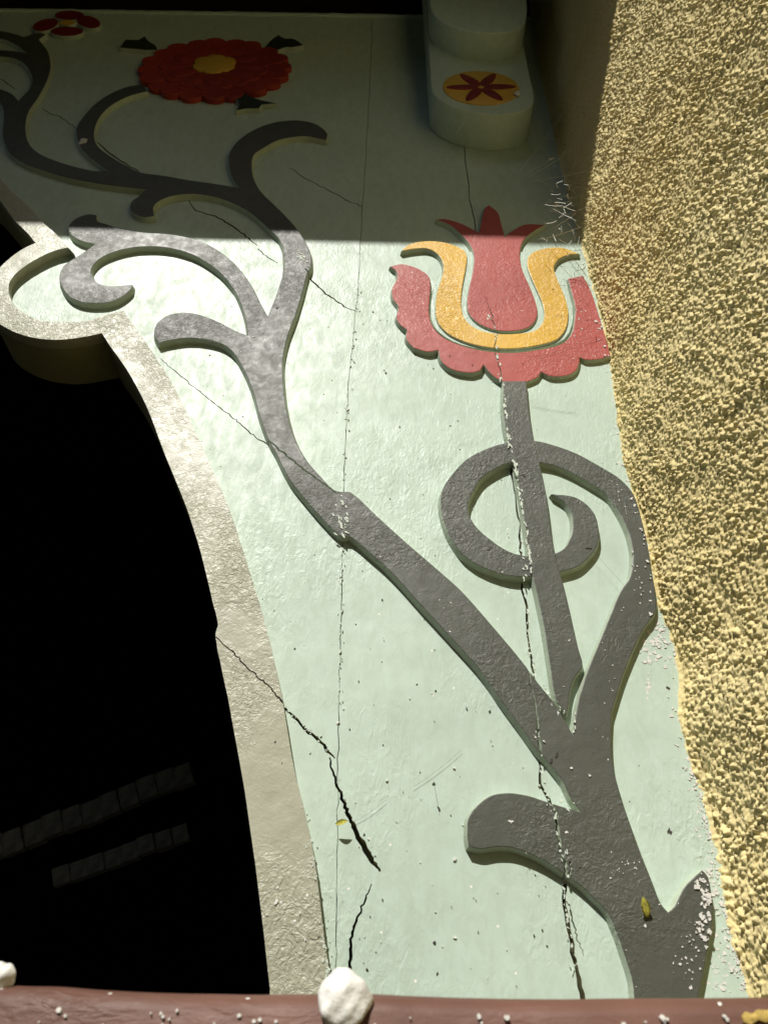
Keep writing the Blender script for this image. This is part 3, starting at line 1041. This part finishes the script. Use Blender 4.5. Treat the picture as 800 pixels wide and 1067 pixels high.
# white chip on the vine, white dot on the disc
c = at(87, 147, -T_VINE)
ch = lump('plaster_chip', (c[0], -T_VINE - 0.0008, c[1]), (0.0085, 0.002, 0.012), 12, PLASTER, 3, 0.6)
tag(ch, 'white chip in the shaded thin vine branch below the red rosette', 'chip')
c = at(538, 98, YB1 - 0.003)
ch = lump('plaster_chip', (c[0], YB1 - 0.004, c[1]), (0.0055, 0.003, 0.0065), 15, PLASTER, 3, 0.4)
tag(ch, 'white crumb at the right end of the yellow disc', 'chip')


# ------------------------------------------------------------------ small stuff lying on the faces
def inside(p, loop):
    x, z = p
    L = np.asarray(loop)
    a, b = L, np.roll(L, -1, 0)
    cnd = (a[:, 1] > z) != (b[:, 1] > z)
    with np.errstate(divide='ignore', invalid='ignore'):
        xi = (b[:, 0] - a[:, 0]) * (z - a[:, 1]) / (b[:, 1] - a[:, 1]) + a[:, 0]
    return bool(np.sum(cnd & (x < xi)) % 2)


def height(p):
    h = 0.0
    for lp_, t in HL:
        if inside(p, lp_):
            h = max(h, t)
    return h


def flake_into(bm, px, py, r_px, asp=1.0, th=0.0006, n=7, rot=None):
    h = height(at(px, py, -0.006))
    th = th * (0.5 + random.random())
    n = n + 3
    y = -h - th
    x, z = at(px, py, y)
    s = at(px + 1, py, y)[0] - x
    rot = random.random() * 6.28 if rot is None else rot
    vs = []
    for i in range(n):
        a = 2 * math.pi * i / n
        rr = r_px * s * (0.35 + 0.9 * random.random())
        ex, ez = rr * math.cos(a), rr * asp * math.sin(a)
        vs.append((x + ex * math.cos(rot) - ez * math.sin(rot), z + ex * math.sin(rot) + ez * math.cos(rot)))
    f = [bm.verts.new((p[0], y, p[1])) for p in vs]
    b = [bm.verts.new((p[0], y + th + 0.001, p[1])) for p in vs]
    bm.faces.new(f)
    for i in range(n):
        j = (i + 1) % n
        bm.faces.new((f[i], b[i], b[j], f[j]))


def stuff(name, bm, mat, label, cat):
    bmesh.ops.recalc_face_normals(bm, faces=bm.faces[:])
    me = bpy.data.meshes.new(name)
    bm.to_mesh(me)
    bm.free()
    o = link(name, me, mat, smooth=0)
    tag(o, label, cat, kind='stuff')
    return o


# white plaster crumbs along the edge of the render
bm = bmesh.new()
bl = densify(bpx, 2.5)
for p in bl:
    if p[1] < 255:
        continue
    dens = 0.35
    if 640 < p[1] < 690 or 790 < p[1] < 1040:
        dens = 1.6
    for _ in range(int(dens + random.random())):
        flake_into(bm, p[0] - abs(random.gauss(0, 4 if dens < 1 else 6)) + 2, p[1] + random.gauss(0, 2), random.uniform(0.6, 2.3), random.uniform(0.4, 1.2), 0.0012)
for _ in range(70):
    flake_into(bm, random.gauss(738, 5) - 4, random.uniform(905, 980), random.uniform(0.7, 3.0), random.uniform(0.5, 1.4), 0.001)
for _ in range(45):
    flake_into(bm, random.gauss(686, 7), random.gauss(664, 12), random.uniform(0.7, 3.2), random.uniform(0.5, 1.4), 0.001)
for _ in range(22):
    t = random.random()
    flake_into(bm, 676 - 2 * t + random.gauss(0, 1), 670 + 62 * t, random.uniform(0.8, 2.0), 1.8, 0.0008, rot=0)
for _ in range(30):
    t = random.random()
    flake_into(bm, 640 + 30 * t + random.gauss(0, 3), 500 + 130 * t, random.uniform(0.4, 1.3), random.uniform(0.4, 1.0), 0.0008)
for _ in range(40):
    flake_into(bm, random.gauss(722, 9), random.uniform(960, 1030), random.uniform(0.4, 1.6), random.uniform(0.4, 1.2), 0.0008)
for _ in range(60):
    flake_into(bm, random.gauss(752, 9), random.uniform(985, 1032), random.uniform(0.6, 2.4), random.uniform(0.4, 1.2), 0.0008)
for cx, cy, sx, sy, n in ((600, 345, 18, 14, 26), (648, 905, 10, 6, 20), (690, 780, 22, 60, 26), (720, 860, 10, 14, 16), (640, 700, 8, 30, 18), (560, 770, 5, 4, 6)):
    for _ in range(n):
        flake_into(bm, random.gauss(cx, sx), random.gauss(cy, sy), random.uniform(0.4, 1.2), random.uniform(0.3, 1.0), 0.0006)
stuff('plaster_crumbs', bm, PLASTER, 'white plaster crumbs and smears along the edge of the stucco', 'plaster')

# scattered specks
bm = bmesh.new()
bmd = bmesh.new()
for _ in range(420):
    px, py = random.uniform(150, 740), random.uniform(300, 1030)
    p = at(px, py, -0.006)
    xbz = float(np.interp(p[1], bxz[:, 1], bxz[:, 0]))
    if p[0] > xbz - 0.004 or px < np.interp(py, [300, 350, 530, 820, 1030], [140, 130, 215, 262, 285]) + 4:
        continue
    flake_into(bm if random.random() < 0.6 else bmd, px, py, abs(random.gauss(0.45, 0.35)) + 0.25, random.uniform(0.35, 1.0), 0.0005, 6)
for px, py, r in ((532, 856, 2.6), (474, 895, 2.2), (590, 867, 1.8), (614, 808, 1.6), (352, 753, 1.8), (288, 940, 2.6), (289, 925, 1.4), (318, 979, 1.6), (672, 965, 2.0), (595, 800, 1.4),
                  (473, 800, 1.2), (403, 813, 1.4), (474, 977, 1.6), (278, 953, 1.4)):
    flake_into(bm, px, py, r, 0.8, 0.0008, 8)
stuff('pale_specks', bm, WHITE, 'pale specks of dirt scattered over the painted panel', 'specks')
for px, py, r, a in ((307, 676, 1.6, 0.8), (696, 717, 3.2, 0.5), (697, 866, 4.0, 0.7), (680, 794, 2.6, 0.4), (686, 797, 2.2, 0.3), (676, 810, 1.8, 0.5), (574, 792, 3.0, 0.6), (580, 786, 4.0, 0.3),
                     (545, 495, 3.2, 0.6), (452, 816, 2.2, 0.4), (457, 842, 2.0, 0.6), (486, 738, 1.6, 0.5), (510, 741, 1.4, 0.6), (613, 571, 3.0, 0.3), (511, 571, 4.0, 0.22), (593, 425, 4, 0.15)):
    flake_into(bmd, px, py, r, a, 0.0006, 8)
stuff('dark_specks', bmd, simple('dark_dirt', (0.05, 0.045, 0.035)), 'dark bits of dirt scattered over the painted panel', 'specks')

# peeling paint beside the cracks
bm = bmesh.new()


def peel(pl, n, spread, rmin, rmax, asp, rot):
    q = densify(pl, 2)
    for _ in range(n):
        p = random.choice(q)
        flake_into(bm, p[0] + random.gauss(0, spread), p[1] + random.gauss(0, 2), random.uniform(rmin, rmax), random.uniform(asp * 0.6, asp * 1.4), random.uniform(0.0004, 0.0012), 6,
                   rot=rot + random.gauss(0, 0.25))


peel([(525, 402), (526, 430), (530, 455), (534, 474), (539, 495), (545, 537), (550, 570), (554, 595)], 70, 0.9, 0.5, 1.3, 3.0, 0.12)
peel([(545, 560), (549, 640), (552, 680), (560, 704), (575, 730), (592, 752)], 60, 1.4, 0.4, 1.2, 2.6, 0.25)
peel([(602, 725), (598, 745), (596, 762)], 16, 1.2, 0.6, 1.5, 2.5, -0.15)
peel([(570, 828), (585, 836), (602, 845)], 14, 1.4, 0.6, 1.6, 2.0, 1.1)
peel([(373, 300), (363.5, 400), (359, 470), (358, 505)], 40, 1.8, 0.4, 1.2, 2.2, 0.0)
peel([(356, 570), (355, 640), (353, 740)], 40, 1.6, 0.3, 1.0, 2.4, 0.0)
peel([(356, 516), (358, 556)], 30, 4.0, 0.5, 1.5, 2.5, 0.5)
peel([(296, 737), (333, 770), (349, 789)], 22, 1.6, 0.4, 1.2, 1.5, 0.8)
peel([(565, 775), (563, 817), (578, 851), (588, 903), (588, 935), (600, 1015)], 60, 1.8, 0.4, 1.3, 2.2, 0.1)
peel([(338, 978), (345, 1026)], 30, 2.5, 0.5, 1.4, 1.5, 0.1)
peel([(318, 845), (338, 978)], 30, 2.0, 0.3, 1.0, 1.5, 0.1)
peel([(508, 330), (516, 350), (522, 398)], 24, 1.2, 0.4, 1.1, 2.4, 0.0)
peel([(312, 262), (322, 280)], 14, 1.0, 0.5, 1.2, 3.0, 0.9)
stuff('peeling_paint', bm, PEEL, 'pale flakes of peeling paint along the cracks and seams', 'paint flakes')

# specks on the rail
bm = bmesh.new()
for _ in range(110):
    px, py = random.uniform(-20, 800), random.uniform(1028, 1075)
    x, z = at(px, py, YR)
    if z > np.interp(x, bowx, bowz) - 0.009:
        continue
    r = abs(random.gauss(0.6, 0.7)) * 0.0007 + 0.0004
    vs = [(x + r * (0.7 + 0.6 * random.random()) * math.cos(a), z + r * (0.7 + 0.6 * random.random()) * math.sin(a)) for a in np.linspace(0, 6.283, 8, endpoint=False)]
    f = [bm.verts.new((p[0], YR - 0.0016, p[1])) for p in vs]
    b = [bm.verts.new((p[0], YR + 0.001, p[1])) for p in vs]
    bm.faces.new(f)
    for i in range(8):
        j = (i + 1) % 8
        bm.faces.new((f[i], b[i], b[j], f[j]))
stuff('rail_specks', bm, WHITE, 'whitish droppings and specks spattered over the brown rail', 'specks')

# small dry leaves hanging on threads
def leaf(px, py, y, L, wd, rot, tilt, label):
    x, z = at(px, py, y)
    bm = bmesh.new()
    rows = []
    for i in range(9):
        t = i / 8
        w = wd * math.sin(math.pi * min(1, t * 0.96 + 0.03)) ** 0.8
        rows.append([bm.verts.new((q * w, -0.0012 * math.sin(t * 3) - abs(q) * w * 0.35, (t - 0.5) * L)) for q in (-1, -0.5, 0, 0.5, 1)])
    for a, b in zip(rows[:-1], rows[1:]):
        for k in range(4):
            bm.faces.new((a[k], a[k + 1], b[k + 1], b[k]))
    bmesh.ops.solidify(bm, geom=bm.faces[:], thickness=0.0004)
    bmesh.ops.transform(bm, verts=bm.verts[:], matrix=Matrix.Translation((x, y, z)) @ Matrix.Rotation(rot, 4, 'Y') @ Matrix.Rotation(tilt, 4, 'X'))
    me = bpy.data.meshes.new('dry_leaf')
    bm.to_mesh(me)
    bm.free()
    o = link('dry_leaf', me, LEAFM, smooth=80)
    tag(o, label, 'leaf')
    return o


leaf(671.5, 945, -T_VINE - 0.0045, 0.017, 0.0042, -0.15, 0.25, 'small yellow leaf stuck to the trunk of the vine')
leaf(356, 857, -0.010, 0.013, 0.0026, 1.35, 0.2, 'tiny yellowish leaf hanging beside the wide crack')


# cobwebs in the corner
def strand(bm, p, q, r, sag=0.0):
    n = 6
    prev = None
    d = (q - p)
    up = Vector((0, 0, 1)) if abs(d.normalized().z) < 0.9 else Vector((1, 0, 0))
    a = d.cross(up).normalized()
    b = d.cross(a).normalized()
    for i in range(n + 1):
        t = i / n
        c = p.lerp(q, t) + Vector((0, 0, -sag * 4 * t * (1 - t)))
        ring = [bm.verts.new(c + (a * math.cos(k) + b * math.sin(k)) * r) for k in (0, 2.09, 4.19)]
        if prev:
            for k in range(3):
                bm.faces.new((prev[k], prev[(k + 1) % 3], ring[(k + 1) % 3], ring[k]))
        prev = ring


def P3(px, py, y):
    x, z = at(px, py, y)
    return Vector((x, y, z))


bm = bmesh.new()
for a, b in (((520, 195), (602, 150)), ((545, 190), (612, 178)), ((555, 205), (600, 230)), ((540, 180), (585, 120)), ((562, 100), (575, 88)), ((560, 15), (572, 2)),
             ((570, 240), (600, 222)), ((575, 228), (612, 215)), ((560, 250), (606, 236)), ((470, 132), (478, 120)), ((474, 140), (482, 128)), ((540, 190), (590, 160)), ((556, 60), (580, 40)),
             ((590, 130), (640, 175)), ((585, 215), (622, 190))):
    y1 = -0.004 if a[0] > 500 else -0.05
    strand(bm, P3(a[0], a[1], y1), P3(b[0], b[1], -0.075 if a[0] > 500 else -0.045), random.uniform(0.0002, 0.0004), 0.003)
for _ in range(80):
    px, py = random.gauss(588, 10), random.gauss(205, 32)
    y = -random.uniform(0.01, 0.09)
    p = P3(px, py, y)
    strand(bm, p, p + Vector((random.gauss(0, 0.009), random.gauss(0, 0.006), random.gauss(0, 0.010))), random.uniform(0.0002, 0.00055), random.gauss(0, 0.002))
for _ in range(30):
    px, py = random.uniform(555, 625), random.uniform(0, 170)
    p = P3(px, py, -random.uniform(0.01, 0.05))
    strand(bm, p, p + Vector((random.gauss(0, 0.004), random.gauss(0, 0.003), random.gauss(0, 0.008))), random.uniform(0.0002, 0.0006))
stuff('cobweb', bm, WEB, 'dusty cobweb threads in the corner between bracket and stucco wall', 'cobweb')
bm = bmesh.new()
for a, b, s in (((368, 856), (402, 833), 0.002), ((430, 820), (481, 781), 0.002), ((452, 816), (457, 846), 0.0), ((560, 372), (627, 352), 0.0), ((553, 423), (600, 430), 0.002), ((618, 575), (650, 610), 0.0)):
    h_ = -max(height(at(*a)), height(at(*b))) - 0.002
    strand(bm, P3(a[0], a[1], h_), P3(b[0], b[1], h_), 0.00014, s)
stuff('web_thread', bm, simple('grey_thread', (0.25, 0.26, 0.22)), 'fine loose threads clinging to the front of the panel', 'threads')
